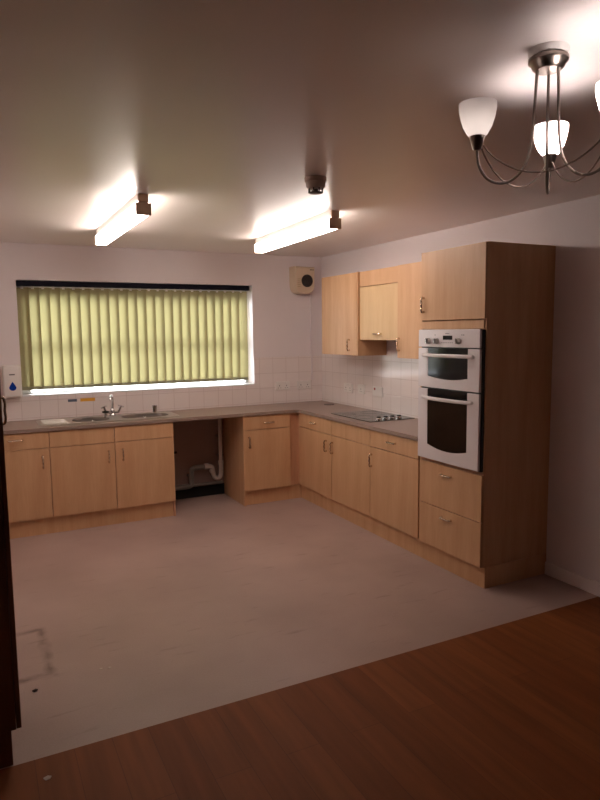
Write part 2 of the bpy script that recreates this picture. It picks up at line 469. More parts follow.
# base cupboard at the far left of the window run (drawer over door)
X0, B1, B2, B3, U1, U2 = -3.462, -2.919, -2.388, -1.863, -1.186, -0.6875
u = thing('base_cupboard', 'beech base cupboard with drawer over door, far left below the window', 'cupboard', (X0, 0, 0), group='beech base cupboards')
w = B1 - X0
carcass(w - 0.0005, CD, DB, CT, parent=u)
front(u, 'drawer', 0, w, DZ, CT - 0.003, DF, hd=(-3.173 - X0, 0.822, False))
front(u, 'door', 0, w, DB, DZ, DF, hd=(-2.975 - X0, 0.624, True))
fp = tag(build('filler_panel', bx(XL + 0.002, X0 - 0.002, -DF, -0.01, 0.143, CT), M['wood']), 'plain beech filler panel at the corner by the left wall', 'panel')
# sink unit
u = thing('sink_cupboard', 'double door beech cupboard under the sink with two plain fascias', 'cupboard', (B1, 0, 0), group='beech base cupboards')
w = B3 - B1; m_ = B2 - B1
bm = bmesh.new(); t = 0.018
box(bm, 0.0005, t, -CD, -0.01, DB, CT); box(bm, w - t, w, -CD, -0.01, 0.0, CT); box(bm, t, w - t, -CD, -0.01, DB, DB + t); box(bm, t, w - t, -0.018, -0.01, DB, CT - 0.2)
box(bm, t, w - t, -CD, -CD + 0.06, CT - 0.02, CT)
build('carcass', bm, M['wood_in'], u)
front(u, 'fascia', 0, m_, DZ, CT - 0.003, DF); front(u, 'fascia', m_, w, DZ, CT - 0.003, DF)
front(u, 'door', 0, m_, DB, DZ, DF, hd=(-2.442 - B1, 0.617, True))
front(u, 'door', m_, w, DB, DZ, DF, hd=(-2.322 - B1, 0.623, True))
# corner unit right of the gap
u = thing('base_cupboard', 'single beech base cupboard right of the appliance gap, showing its side panel', 'cupboard', (U1, 0, 0), group='beech base cupboards')
w = U2 - U1
carcass(w, CD, DB, CT, parent=u, left=0.0185)
build('side_panel', bx(0, 0.018, -DF + 0.004, -0.009, 0.0, CT, bev=0.001), M['wood'], u)
front(u, 'drawer', 0.0, w, DZ, CT - 0.003, DF, hd=(-0.922 - U1, 0.805, False))
front(u, 'door', 0.0, w, DB, DZ, DF, hd=(-1.130 - U1, 0.622, True))
# right run units
RY = [-0.5725, -1.2286, -1.8692, -2.5126]
specs = [('beech base cupboard with drawer at the inner corner of the worktop', 'drawer', (-0.888, 0.808), -1.140),
         ('beech base cupboard under the hob with a plain handleless fascia', 'fascia', None, -1.255),
         ('beech base cupboard with drawer next to the oven housing', 'drawer', (-2.178, 0.814), -1.8965)]
for i, (lab, kind, dh, hy) in enumerate(specs):
    y0 = RY[i]; w = y0 - RY[i + 1]
    u = thing('base_cupboard', lab, 'cupboard', (0, y0, 0), R90, 'beech base cupboards')
    zc = CT if i != 1 else CT - 0.02
    carcass(w - 0.0005, CD, DB, zc, parent=u, left=0.0005)
    front(u, kind, 0, w, DZ, CT - 0.003, DF, hd=(y0 - dh[0], dh[1], False) if dh else None)
    front(u, 'door', 0, w, DB, DZ, DF, hd=(y0 - hy, 0.626, True))
# corner post between the two runs
tag(build('corner_post', prism(bmesh.new(), [(-0.6865, -0.556), (-0.6865, -0.538), (-0.571, -0.538), (-0.571, -0.5715), (-0.589, -0.5715), (-0.589, -0.556)], DB, CT, 'XY'), M['wood_in']),
    'narrow recessed beech post where the two base runs meet', 'panel')
# plinths
PF = 0.556
tag(build('plinth', bx(XL + 0.002, B3 - 0.019, -PF, -PF + 0.016, 0, DB - 0.002, bev=0.001), M['wood']), 'long beech plinth board under the sink cupboards', 'plinth', 'beech plinth boards')
tag(build('plinth', bx(U1 + 0.019, -PF - 0.0005, -PF, -PF + 0.016, 0, DB - 0.002, bev=0.001), M['wood']), 'short beech plinth board under the cupboard right of the gap', 'plinth', 'beech plinth boards')
bm = bmesh.new()
box(bm, -PF - 0.0, -PF + 0.016, TY1 - 0.0, -PF + 0.016, 0, DB - 0.002, 0.001)
box(bm, -PF + 0.016, -0.0, TY1 - 0.0, TY1 + 0.016, 0, DB - 0.002, 0.001)
tag(build('plinth', bm, M['wood']), 'long beech plinth board under the hob run and oven housing', 'plinth', 'beech plinth boards')

# ------------------------------------------------------------------ worktop with sink cut-outs
SK = (-2.98, -1.76, -0.50, -0.075)   # sink outer
def oval(cx, cy, a, b, n=32, p=2.6):
    out = []
    for k in range(n):
        t = 2 * PI * k / n; c, s = math.cos(t), math.sin(t)
        out.append((cx + a * math.copysign(abs(c) ** (2 / p), c), cy + b * math.copysign(abs(s) ** (2 / p), s)))
    return out
bowls = [(-2.535, -0.300, 0.160, 0.135, 0.17), (-2.045, -0.285, 0.215, 0.145, 0.17)]
out = [(XL + 0.002, -0.009), (XL + 0.002, -0.6), (-0.625, -0.6), (-0.6, -0.625), (-0.6, TY0 + 0.001), (-0.009, TY0 + 0.001), (-0.009, -0.009)]
wtop = build('worktop', prism(bmesh.new(), out, WT - 0.03, WT, 'XY'), M['worktop'])
cut = bmesh.new()
for cx, cy, a, b, d in bowls: prism(cut, oval(cx, cy, a + 0.004, b + 0.004), WT - 0.2, WT + 0.1, 'XY')
cobj = build('cutter', cut, M['worktop'])
md = wtop.modifiers.new('cut', 'BOOLEAN'); md.operation = 'DIFFERENCE'; md.object = cobj; md.solver = 'EXACT'
dg = bpy.context.evaluated_depsgraph_get()
nm = bpy.data.meshes.new_from_object(wtop.evaluated_get(dg))
wtop.modifiers.clear(); wtop.data = nm
bpy.data.objects.remove(cobj)
tag(wtop, 'grey-brown laminate L-shaped worktop running below the window and to the oven', 'worktop')

# sink
sk = thing('sink', 'stainless steel double bowl sink set in the worktop below the window', 'sink', (0, 0, WT))
bm = bmesh.new()
o_ = oval((SK[0] + SK[1]) / 2, (SK[2] + SK[3]) / 2, (SK[1] - SK[0]) / 2, (SK[3] - SK[2]) / 2, 48, 9)
prism(bm, o_, 0.0006, 0.005, 'XY')
deck = build('deck', bm, M['steel'], sk)
cut = bmesh.new()
for cx, cy, a, b, d in bowls: prism(cut, oval(cx, cy, a, b), -0.1, 0.1, 'XY')
cobj = build('cutter', cut, M['steel']); cobj.location = (0, 0, WT)
md = deck.modifiers.new('cut', 'BOOLEAN'); md.object = cobj; md.solver = 'EXACT'
bpy.context.view_layer.update()
dg = bpy.context.evaluated_depsgraph_get()
nm = bpy.data.meshes.new_from_object(deck.evaluated_get(dg)); deck.modifiers.clear(); deck.data = nm
bpy.data.objects.remove(cobj)
bm = bmesh.new()
for k in range(7): box(bm, -2.94, -2.74, -0.42 + k * 0.045, -0.408 + k * 0.045, 0.0045, 0.0075, 0.001)
build('drainer_ribs', bm, M['steel'], sk)
for cx, cy, a, b, d in bowls:
    bm = bmesh.new(); rings = []
    lev = [(1.0, 0.004), (0.985, -0.02), (0.95, -0.10), (0.9, -d + 0.03), (0.78, -d + 0.005), (0.2, -d), (0.1, -d - 0.004)]
    for s, z in lev: rings.append([bm.verts.new((x, y, z)) for x, y in oval(cx, cy, a * s, b * s)])
    for A, B in zip(rings, rings[1:]):
        for k in range(32): bm.faces.new((A[k], A[(k + 1) % 32], B[(k + 1) % 32], B[k]))
    bm.faces.new(rings[-1])
    bo = build('bowl', bm, M['steel'], sk, smooth=True)
    build('waste_ring', lathe(bmesh.new(), [(0.0, -d + 0.001), (0.03, -d + 0.002), (0.035, -d + 0.004), (0.04, -d + 0.0005)], 20, (cx, cy, 0)), M['chrome'], bo, smooth=True)
    build('overflow', lathe(bmesh.new(), [(0.0, -0.004), (0.02, -0.003), (0.024, 0.0), (0.024, 0.006)], 16, (cx + 0.03, cy + b * 0.93, -0.045), 'Y'), M['chrome'], bo, smooth=True)

# mixer tap
tp = thing('mixer_tap', 'chrome mixer tap with two cross handles behind the sink', 'tap', (-2.315, -0.135, WT + 0.005))
bm = bmesh.new()
lathe(bm, [(0.034, 0.0), (0.034, 0.006), (0.026, 0.014), (0.022, 0.03), (0.024, 0.05), (0.018, 0.062), (0.013, 0.07)], 20)
tube(bm, [(-0.058, 0, 0.032), (0.058, 0, 0.032)], 0.014, 12)
build('body', bm, M['chrome'], tp, smooth=True)
build('spout', tube(bmesh.new(), spline([(0, 0, 0.06), (0.004, -0.01, 0.11), (0.0, -0.03, 0.165), (-0.016, -0.07, 0.192), (-0.03, -0.11, 0.185), (-0.036, -0.125, 0.16)], 6), [0.0115 - 0.0001 * k for k in range(31)], 12), M['chrome'], tp, smooth=True)
for sx in (-1, 1):
    bm = bmesh.new()
    tube(bm, [(sx * 0.052, 0, 0.035), (sx * 0.066, -0.004, 0.062), (sx * 0.074, -0.006, 0.080)], [0.013, 0.012, 0.010], 12)
    hub = Vector((sx * 0.077, -0.007, 0.086)); ax = Vector((sx * 0.35, -0.05, 0.93)).normalized()
    e1 = ax.cross(Vector((0, 1, 0))).normalized(); e2 = ax.cross(e1)
    for e in (e1, e2): tube(bm, [hub - e * 0.027, hub - e * 0.012, hub + e * 0.012, hub + e * 0.027], [0.0065, 0.0045, 0.0045, 0.0065], 8)
    tube(bm, [hub - ax * 0.008, hub + ax * 0.008], 0.011, 12)
    build('tap_handle', bm, M['chrome'], tp, smooth=True)
# plug resting on the deck and a steel tumbler-like strainer in the right bowl
pg = thing('sink_plug', 'black rubber sink plug on a chrome stem left of the tap', 'plug', (-2.388, -0.195, WT + 0.005))
build('stem', lathe(bmesh.new(), [(0.020, 0.0), (0.016, 0.004), (0.015, 0.034), (0.019, 0.038)], 16), M['chrome'], pg, smooth=True)
build('plug', lathe(bmesh.new(), [(0.024, 0.038), (0.031, 0.042), (0.032, 0.05), (0.026, 0.054)], 20), M['black'], pg, smooth=True)
tag(build('tumbler', lathe(bmesh.new(), [(0.018, 0.0), (0.024, 0.07), (0.022, 0.07), (0.0165, 0.004)], 20), M['chrome'], loc=(-1.915, -0.125, WT + 0.0052), smooth=True),
    'small shiny metal cup at the back of the right sink bowl', 'cup')

# ------------------------------------------------------------------ hob
HB = (-0.500, -0.035, -1.735, -1.075)
hb = thing('ceramic_hob', 'black glass electric hob set in the worktop beside the oven housing', 'hob', (0, 0, WT))
gl = bmesh.new(); box(gl, HB[0], HB[1], HB[2], HB[3], 0.0005, 0.007, bev=0.002)
gt = build('glass_plate', gl, M['hob_glass'], hb)
for cx, cy, r in ((-0.39, -1.21, 0.075), (-0.16, -1.21, 0.095), (-0.38, -1.46, 0.095), (-0.15, -1.46, 0.075)):
    bm = bmesh.new()
    for rr in (r, r - 0.012): lathe(bm, [(rr, 0.0071), (rr - 0.003, 0.0071), (rr - 0.003, 0.0076), (rr, 0.0076)], 36, (cx, cy, 0), close=True)
    build('cooking_zone', bm, M['ring'], hb)
for kx in (-0.365, -0.295, -0.225, -0.155):
    bm = bmesh.new(); lathe(bm, [(0.023, 0.0071), (0.022, 0.012), (0.019, 0.030), (0.016, 0.034)], 18, (kx, -1.668, 0))
    k = build('knob', bm, M['black'], hb, smooth=True)
    build('knob_band', lathe(bmesh.new(), [(0.0245, 0.0072), (0.0245, 0.02), (0.0222, 0.0225), (0.0225, 0.0072)], 18, (kx, -1.668, 0), close=True), M['chrome'], k, smooth=True)
tag(build('worktop_disc', lathe(bmesh.new(), [(0.0, 0.0005), (0.055, 0.0005), (0.052, 0.006), (0.0, 0.008)], 24), plain('disc_grey', srgb(88, 76, 72), 0.5), loc=(-0.15, -0.42, WT), smooth=True),  # disc standing for an unidentified flat dark mark
    'flat dark disc lying on the worktop near the tiled corner', 'disc')

# ------------------------------------------------------------------ wall cupboards
WB, WTT, WD = 1.451, 2.205, 0.327
def wall_unit(label, y0, w, depth, z0, z1):
    u = thing('wall_cupboard', label, 'cupboard', (0, y0, 0), R90, 'beech wall cupboards')
    return u
u = wall_unit('beech wall cupboard nearest the window corner, single door', -0.596, 0.651, WD, WB, WTT)
carcass(0.651, WD - 0.0185, WB, WTT, parent=u, y0=-0.0085)
build('side_panel', bx(0.6512, 0.669, -WD + 0.002, -0.0085, WB, WTT, bev=0.001), M['wood'], u)
front(u, 'door', 0, 0.669 - 0.018, WB, WTT, WD, hd=(0.529, 1.548, True))
u = thing('cooker_hood_cupboard', 'shorter pale beech cooker hood cupboard over the hob', 'cupboard', (0, -1.266, 0), R90, 'beech wall cupboards')
w = 1.8755 - 1.266; hz = 1.600
bm = bmesh.new(); t = 0.018; dd = 0.305 - 0.0185
box(bm, 0.0, t, -dd, -0.009, hz, WTT); box(bm, w - t, w, -dd, -0.009, hz, WTT); box(bm, t, w - t, -dd, -0.009, WTT - t, WTT); box(bm, t, w - t, -0.018, -0.009, hz, WTT - t)
build('carcass', bm, M['wood_in'], u)
front(u, 'fascia', 0, w, 2.068, WTT, 0.305)
front(u, 'door', 0, w, hz - 0.006, 2.068, 0.305, mat=M['wood_pale'], hd=(1.562 - 1.266, 1.650, False))
hood = build('extractor', bx(t + 0.001, w - t - 0.001, -dd, -0.02, hz + 0.002, hz + 0.06, bev=0.003), M['white_plastic'], u)
build('filter', bx(t + 0.05, w - t - 0.05, -dd + 0.04, -0.06, hz - 0.002, hz + 0.003), M['steel'], hood)
u = wall_unit('beech wall cupboard between the cooker hood cupboard and the oven housing', -1.876, 0, 0, 0, 0)
w = 2.514 - 1.876
carcass(w, WD - 0.0185, WB, WTT, parent=u, y0=-0.0085)
front(u, 'door', 0, w, WB, WTT, WD, hd=(1.9085 - 1.876, 1.563, True))

# ------------------------------------------------------------------ tall oven housing
u = thing('oven_housing', 'tall beech oven cupboard with top door and two deep drawers', 'cupboard', (0, TY0, 0), R90)
w = TY0 - TY1; D = 0.596; D0 = D - 0.0185; t = 0.018
build('side_panel', bx(w - t, w, -D0, -0.001, DB, TT, bev=0.001), M['wood'], u)
build('side_panel', bx(0, t, -D0, -0.009, DB, TT, bev=0.001), M['wood'], u)
bm = bmesh.new()
for zz in (DB, 0.748, 1.70, TT - t): box(bm, t, w - t, -D0, -0.009, zz, zz + t)
box(bm, t, w - t, -0.02, -0.009, DB + t, TT - t)
build('carcass', bm, M['wood_in'], u)
front(u, 'door', 0.02, w, 1.742, TT, D, hd=(2.571 - 2.515, 1.852, True))
build('rail', bx(t + 0.001, w - t - 0.001, -D0 - 0.008, -D0 + 0.01, 1.684, 1.738), M['wood'], u)
front(u, 'drawer', 0.02, w, 0.443, 0.753, D, hd=(2.835 - 2.515, 0.687, False))
front(u, 'drawer', 0.02, w, DB, 0.443, D, hd=(2.840 - 2.515, 0.385, False))

# double oven
ov = thing('double_oven', 'white built-in double oven with black glass doors and bowed handles', 'oven', (0, TY0, 0), R90)
a0, a1 = 0.027, 0.645; YF_ = 0.618; zt, zb = 1.681, 0.778
build('casing', bx(a0 + 0.012, a1 + 0.006, -0.598, -0.03, zb - 0.004, zt - 0.004), M['oven_black'], ov)
def orect(x0, x1, z0, z1, yf, th, mat, name, parent, bev=0.004):
    return build(name, bx(x0, x1, -yf, -yf + th, z0, z1, bev=bev), mat, parent)
cp = orect(a0, a1, 1.562, zt, YF_, 0.018, M['oven_white'], 'control_panel', ov)
orect(2.806 - 2.515, 2.900 - 2.515, 1.612, 1.640, YF_ + 0.0015, 0.002, M['oven_glass'], 'clock_display', cp, 0.0005)
for kx in (2.660, 2.747, 2.965):
    xx = kx - 2.515
    k = build('knob', lathe(bmesh.new(), [(0.021, -YF_ - 0.001), (0.021, -YF_ - 0.006), (0.017, -YF_ - 0.024), (0.0, -YF_ - 0.026)], 18, (xx, 0, 1.604), 'Y'), M['steel'], cp, smooth=True)
    build('knob_grip', bx(xx - 0.0045, xx + 0.0045, -YF_ - 0.034, -YF_ - 0.024, 1.586, 1.622, bev=0.002), M['chrome'], k)
bm = bmesh.new()
for i in range(7): box(bm, 0.272 + i * 0.018, 0.282 + i * 0.018, -YF_ - 0.0006, -YF_ + 0.001, 1.591, 1.595)
for i, xx in enumerate((0.205, 0.475, 0.492)): box(bm, xx, xx + 0.007, -YF_ - 0.0006, -YF_ + 0.001, 1.640, 1.648)
box(bm, 0.315, 0.355, -YF_ - 0.0006, -YF_ + 0.001, 1.652, 1.656)
build('panel_print', bm, M['grey_mark'], cp)
def oven_door(z0, z1, gz0, gz1, sag, hz_):
    fr = bmesh.new()
    gx0, gx1 = 2.647 - 2.515, 3.050 - 2.515
    n = 16
    def arc(k): 
        s = k / n; return gx0 + (gx1 - gx0) * s, gz0 + sag * (2 * s - 1) ** 2 * 1.0
    zs = z1 - 0.001
    # frame: left, right, bottom (curved); the top middle is open, filled by the black strip
    box(fr, a0, gx0, -YF_, -YF_ + 0.018, z0, z1, 0.003)
    box(fr, gx1, a1, -YF_, -YF_ + 0.018, z0, z1, 0.003)
    pts = [arc(k) for k in range(n + 1)]
    prism(fr, [(gx0 - 0.002, z0), (gx1 + 0.002, z0)] + [(gx1 + 0.002, pts[-1][1])] + pts[::-1] + [(gx0 - 0.002, pts[0][1])], -YF_, -YF_ + 0.018, 'XZ')
    d = build('oven_door', fr, M['oven_white'], ov)
    build('door_glass', bx(gx0 - 0.002, gx1 + 0.002, -YF_ + 0.003, -YF_ + 0.012, z0 + 0.02, z1, bev=0.001), M['oven_glass'], d)
    hm = bmesh.new()
    L = gx0 - 0.045; R_ = gx1 + 0.055
    P = []
    for k in range(17):
        s = k / 16; P.append((L + (R_ - L) * s, -YF_ - 0.012 - 0.034 * math.sin(PI * s) ** 0.7, hz_ + 0.0 ))
    # flat bar handle, oval section
    rings = []
    for (x, y, z) in P:
        rings.append([hm.verts.new((x, y + 0.007 * math.cos(2 * PI * k / 10), z + 0.013 * math.sin(2 * PI * k / 10))) for k in range(10)])
    for A, B in zip(rings, rings[1:]):
        for k in range(10): hm.faces.new((A[k], A[(k + 1) % 10], B[(k + 1) % 10], B[k]))
    hm.faces.new(rings[0]); hm.faces.new(rings[-1][::-1])
    for xx in (L + 0.006, R_ - 0.006): tube(hm, [(xx, -YF_, hz_), (xx, -YF_ - 0.018, hz_)], 0.010, 10)
    build('door_handle', hm, M['oven_white'], d, smooth=True)
oven_door(1.283, 1.554, 1.345, 1.5, 0.018, 1.507)
oven_door(zb, 1.272, 0.855, 1.2, 0.028, 1.213)

# ------------------------------------------------------------------ tall dark-edged cupboard at the left
CY0, CY1 = -3.60, -3.0
u = thing('tall_cupboard', 'dark tall wooden cupboard side at the left edge of the room', 'cupboard', (XL, 0, 0))
cxf = -3.338 - XL
bm = bmesh.new()
M['wood_dark'] = wood('brown_laminate', srgb(118, 80, 58), srgb(98, 62, 44))
box(bm, 0.005, cxf - 0.02, CY0, CY0 + 0.018, DB, 1.62, 0.001)
build('side_panel', bm, M['wood_dark'], u)
build('side_panel', bx(0.005, cxf - 0.02, CY1 - 0.018, CY1, DB, 1.62, bev=0.001), M['wood_dark'], u)
bm = bmesh.new()
for zz in (DB, 0.88, 1.602): box(bm, 0.005, cxf - 0.02, CY0 + 0.0185, CY1 - 0.0185, zz, zz + 0.018)
box(bm, 0.005, 0.015, CY0 + 0.0185, CY1 - 0.0185, DB, 1.62)
build('carcass', bm, M['wood_dark'], u)
d = build('door', bx(cxf - 0.018, cxf, CY0 + 0.002, CY1 - 0.002, DB + 0.002, 1.618, bev=0.0015), M['wood_dark'], u)
bm = bmesh.new()
tube(bm, spline([(cxf, CY0 + 0.03, 1.345), (cxf + 0.008, CY0 + 0.03, 1.348), (cxf + 0.012, CY0 + 0.03, 1.37), (cxf + 0.010, CY0 + 0.03, 1.395), (cxf + 0.012, CY0 + 0.03, 1.42), (cxf + 0.008, CY0 + 0.03, 1.442), (cxf, CY0 + 0.03, 1.445)], 4), 0.005, 8)
build('handle', bm, M['handle'], d, smooth=True)
build('plinth', bx(0.005, cxf - 0.038, CY0 + 0.002, CY1 - 0.002, 0, DB - 0.001), M['wood_dark'], u)

# ------------------------------------------------------------------ pipework in the gap
wp = thing('waste_pipe', 'grey and white waste pipe with trap in the appliance gap', 'pipe', (-1.5, -0.07, 0))
def rel(l): return [(x + 1.5, y, z) for x, y, z in l]
build('grey_pipe', tube(bmesh.new(), rel([(-1.82, 0, 0.135), (-1.60, 0, 0.135)] + spline([(-1.60, 0, 0.135), (-1.562, 0, 0.145), (-1.555, 0, 0.185)], 5)[1:] + spline([(-1.555, 0, 0.25), (-1.548, 0, 0.30), (-1.515, 0, 0.318)], 5) + [(-1.40, 0, 0.32)]), 0.026, 14), M['pipe_grey'], wp, smooth=True)
build('trap', tube(bmesh.new(), rel([(-1.40, 0, 0.32), (-1.37, 0, 0.32)] + spline([(-1.37, 0, 0.32), (-1.335, 0, 0.305), (-1.325, 0, 0.26), (-1.31, 0, 0.205), (-1.275, 0, 0.185), (-1.245, 0, 0.21), (-1.238, 0, 0.27)], 5)[1:] + [(-1.238, 0, 0.36)]), 0.023, 14), M['pipe_white'], wp, smooth=True)
build('standpipe', tube(bmesh.new(), rel([(-1.238, 0, 0.34), (-1.238, 0, 0.868)]), 0.019, 14), M['pipe_white'], wp, smooth=True)
bm = bmesh.new()
tube(bm, rel([(-1.415, 0, 0.32), (-1.375, 0, 0.32)]), 0.031, 14); tube(bm, rel([(-1.238, 0, 0.325), (-1.238, 0, 0.365)]), 0.029, 14); tube(bm, rel([(-1.34, 0, 0.285), (-1.328, 0, 0.255)]), 0.029, 14)
build('collar', bm, M['pipe_white'], wp, smooth=True)
build('lower_pipe', tube(bmesh.new(), rel([(-1.60, 0.02, 0.135), (-1.22, 0.02, 0.135)]), 0.016, 12), M['pipe_grey'], wp, smooth=True)
bm = bmesh.new()
for xx, zz in ((-1.555, 0.24), (-1.238, 0.62), (-1.238, 0.42)): box(bm, xx + 1.5 - 0.03, xx + 1.5 + 0.03, 0.0, 0.07, zz - 0.008, zz + 0.008)
build('pipe_clip', bm, M['pipe_grey'], wp)
vv = thing('stop_valve', 'small black valve on the wall at the left of the appliance gap', 'valve', (-1.715, -0.0, 0.488))
build('body', tube(bmesh.new(), [(0, 0, 0), (0, -0.035, 0)], 0.014, 12), M['black'], vv, smooth=True)
build('lever', bx(-0.028, 0.03, -0.045, -0.034, -0.010, 0.012, bev=0.003), M['black'], vv)

# ------------------------------------------------------------------ sockets
def socket(label, loc, rz, w, gang, kind='socket'):
    s = thing('socket' if kind == 'socket' else 'cooker_switch', label, 'socket' if kind == 'socket' else 'switch', loc, rz, 'white wall sockets')
    h = 0.092
    p = build('plate', bx(-w / 2, w / 2, -0.012, 0.0, -h / 2, h / 2, bev=0.003), M['white_plastic'], s)
    for g in range(gang):
        cx = (g - (gang - 1) / 2) * w / gang
        build('rocker', bx(cx - 0.011, cx + 0.011, -0.016, -0.011, 0.012, 0.034, bev=0.002), M['red'] if (kind != 'socket' and g == 0) else M['white_plastic'], p)
        bm = bmesh.new()
        box(bm, cx - 0.004, cx + 0.004, -0.0125, -0.011, -0.006, 0.006); box(bm, cx - 0.017, cx - 0.009, -0.0125, -0.011, -0.026, -0.021); box(bm, cx + 0.009, cx + 0.017, -0.0125, -0.011, -0.026, -0.021)
        if kind == 'socket': build('pin_holes', bm, M['dark_print'], p)
        else: bm.free()
    return s
socket('white double socket on the tiles just right of the window', (-0.492, -0.008, 1.100), 0, 0.165, 2)
socket('white double socket on the back tiles under the cable trunking', (-0.235, -0.008, 1.098), 0, 0.165, 2)
socket('white double socket on the right tiles nearest the corner', (-0.008, -0.585, 1.095), R90, 0.165, 2)
socket('white single socket on the right tiles, middle of three plates', (-0.008, -0.835, 1.100), R90, 0.125, 1)
socket('white switch plate with red rocker on the tiles above the hob', (-0.008, -1.125, 1.098), R90, 0.165, 2, 'switch')
tag(build('cable_trunking', box(bx(-0.016, 0.0, -0.022, -0.0082, 1.15, TILE_TOP + 0.001), -0.016, 0.0, -0.022, -0.0002, TILE_TOP + 0.001, 2.073), M['wall'], loc=(-0.128, 0, 0)), 'thin vertical cable trunking below the fan heater', 'trunking')

# ------------------------------------------------------------------ fan heater in the corner
fh = thing('fan_heater', 'cream wall fan heater with round dark grille high in the corner', 'heater', (-0.272, 0, 2.36))
ol = [(-0.119, -0.004), (-0.116, 0.0), (0.116, 0.0), (0.119, -0.004), (0.116, -0.17)]
ol += [(0.036 + 0.078 * math.cos(k * PI / 14), -0.205 - 0.078 * math.sin(k * PI / 14)) for k in range(8)]
ol += [(-0.036 - 0.078 * math.sin(k * PI / 14), -0.205 - 0.078 * math.cos(k * PI / 14)) for k in range(8)] + [(-0.116, -0.17)]
bm = bmesh.new(); rings = []
for y, s_ in ((0.0, 1.0), (-0.115, 1.0), (-0.134, 0.975), (-0.142, 0.93)):
    rings.append([bm.verts.new((x * s_, y, -0.14 + (z + 0.14) * s_)) for x, z in ol])
for A, B in zip(rings, rings[1:]):
    for k in range(len(ol)): bm.faces.new((A[k], A[(k + 1) % len(ol)], B[(k + 1) % len(ol)], B[k]))
bm.faces.new(rings[0]); bm.faces.new(rings[-1][::-1])
build('housing', bm, M['cream_plastic'], fh, smooth=True)
gr = build('grille', lathe(bmesh.new(), [(0.066, -0.1425), (0.066, -0.150), (0.060, -0.152), (0.058, -0.146), (0.0, -0.146)], 32, (0.020, 0, -0.150), 'Y'), M['detector_dark'], fh, smooth=True)
bm = bmesh.new()
for r in (0.052, 0.041, 0.030, 0.019, 0.009): lathe(bm, [(r, -0.1462), (r, -0.150), (r - 0.003, -0.150), (r - 0.003, -0.1462)], 28, (0.020, 0, -0.150), 'Y', close=True)
build('grille_ring', bm, M['black'], gr)
bm = bmesh.new()
for k in range(5): box(bm, -0.092, -0.056, -0.1435, -0.1415, -0.215 + k * 0.02, -0.209 + k * 0.02)
build('vent', bm, plain('cream_vent', srgb(176, 152, 120), 0.5), fh)
bm = bmesh.new()
for xx in (0.062, 0.078, 0.094): lathe(bm, [(0.0, -0.1415), (0.006, -0.1415), (0.006, -0.1445), (0.0, -0.1445)], 12, (xx, 0, -0.034), 'Y')
build('control_button', bm, M['detector_dark'], fh)

# ------------------------------------------------------------------ towel dispenser and stickers
dp = thing('towel_dispenser', 'white wall dispenser with a blue drop left of the window', 'dispenser', (-3.150, -0.0085, 1.13))
bm = bx(-0.075, 0.072, -0.10, 0.0, 0, 0.285, bev=0.018, seg=3)
build('housing', bm, M['white_plastic'], dp, smooth=True)
dr = []
for k in range(28):
    t = 2 * PI * k / 28; r_ = 0.029
    x = r_ * math.sin(t) * (1 if math.cos(t) < 0 else (1 - math.cos(t)) ** 0.6 * 1.0)
    z = -r_ * 1.0 + r_ * math.cos(t) * (1.0 if math.cos(t) < 0 else 1.75)
    dr.append((x, z + 0.118))
build('blue_drop', prism(bmesh.new(), dr, -0.1035, -0.099, 'XZ'), M['blue'], dp)
build('logo', bx(-0.024, 0.022, -0.1015, -0.099, 0.196, 0.207), M['grey_mark'], dp)
tag(build('sticker', bx(-0.040, 0.040, -0.001, 0, -0.012, 0.012), M['navy_sticker'], loc=(-2.648, -0.0083, 1.066)), 'small slate blue sticker on the tiles left of the tap', 'sticker')
st = tag(build('sticker', bx(-0.066, 0.066, -0.001, 0, -0.015, 0.015), M['amber_sticker'], loc=(-2.512, -0.0083, 1.066)), 'amber yellow sticker on the tiles left of the tap', 'sticker')

# ------------------------------------------------------------------ ceiling lights
def batten(label, x, rz=0.0, tube_mat='tube'):
    b = thing('fluorescent_light', label, 'ceiling light', (x, -1.715, H), rz, group='fluorescent ceiling lights')
    L2 = 0.70
    build('spine', bx(-0.031, 0.031, -L2, L2, -0.043, 0, bev=0.002), M['white_plastic'], b)
    build('diffuser', prism(bmesh.new(), [(-0.031, -0.0445), (-0.040, -0.050), (-0.037, -0.116), (0.037, -0.116), (0.040, -0.050), (0.031, -0.0445)], -L2 + 0.002, L2 - 0.002, 'XZ'), M[tube_mat], b)
    for s in (-1, 1):
        y0, y1 = sorted((s * (L2 - 0.001), s * (L2 + 0.012)))
        e = bmesh.new(); box(e, -0.045, 0.045, y0, y1, -0.121, -0.050, 0.004); box(e, -0.030, 0.030, y0, y1, -0.050, -0.002, 0.003)
        build('end_cap', e, M['cap'], b)
batten('lit fluorescent ceiling light, the left one in front of the window', -2.502)
batten('lit fluorescent ceiling light in front of the wall cupboards', -1.198, math.radians(-2.1), 'tube_dimmed')

# smoke / heat detector
sd = thing('smoke_detector', 'round brownish smoke detector on the ceiling between lights', 'detector', (-1.772, -3.165, H))
build('base', lathe(bmesh.new(), [(0.058, 0.0), (0.058, -0.020), (0.053, -0.026)], 28), M['detector'], sd, smooth=True)
build('body', lathe(bmesh.new(), [(0.052, -0.026), (0.050, -0.046), (0.042, -0.056), (0.018, -0.058)], 28), M['detector'], sd, smooth=True)
bm = bmesh.new()
lathe(bm, [(0.040, -0.076), (0.034, -0.080), (0.016, -0.082), (0.0, -0.082)], 24)
for k in range(8):
    a = 2 * PI * k / 8; tube(bm, [(0.038 * math.cos(a), 0.038 * math.sin(a), -0.055), (0.037 * math.cos(a), 0.037 * math.sin(a), -0.078)], 0.003, 6)
tube(bm, [(0, 0, -0.056), (0, 0, -0.08)], 0.012, 10)
build('sensor_cage', bm, M['detector_dark'], sd, smooth=True)

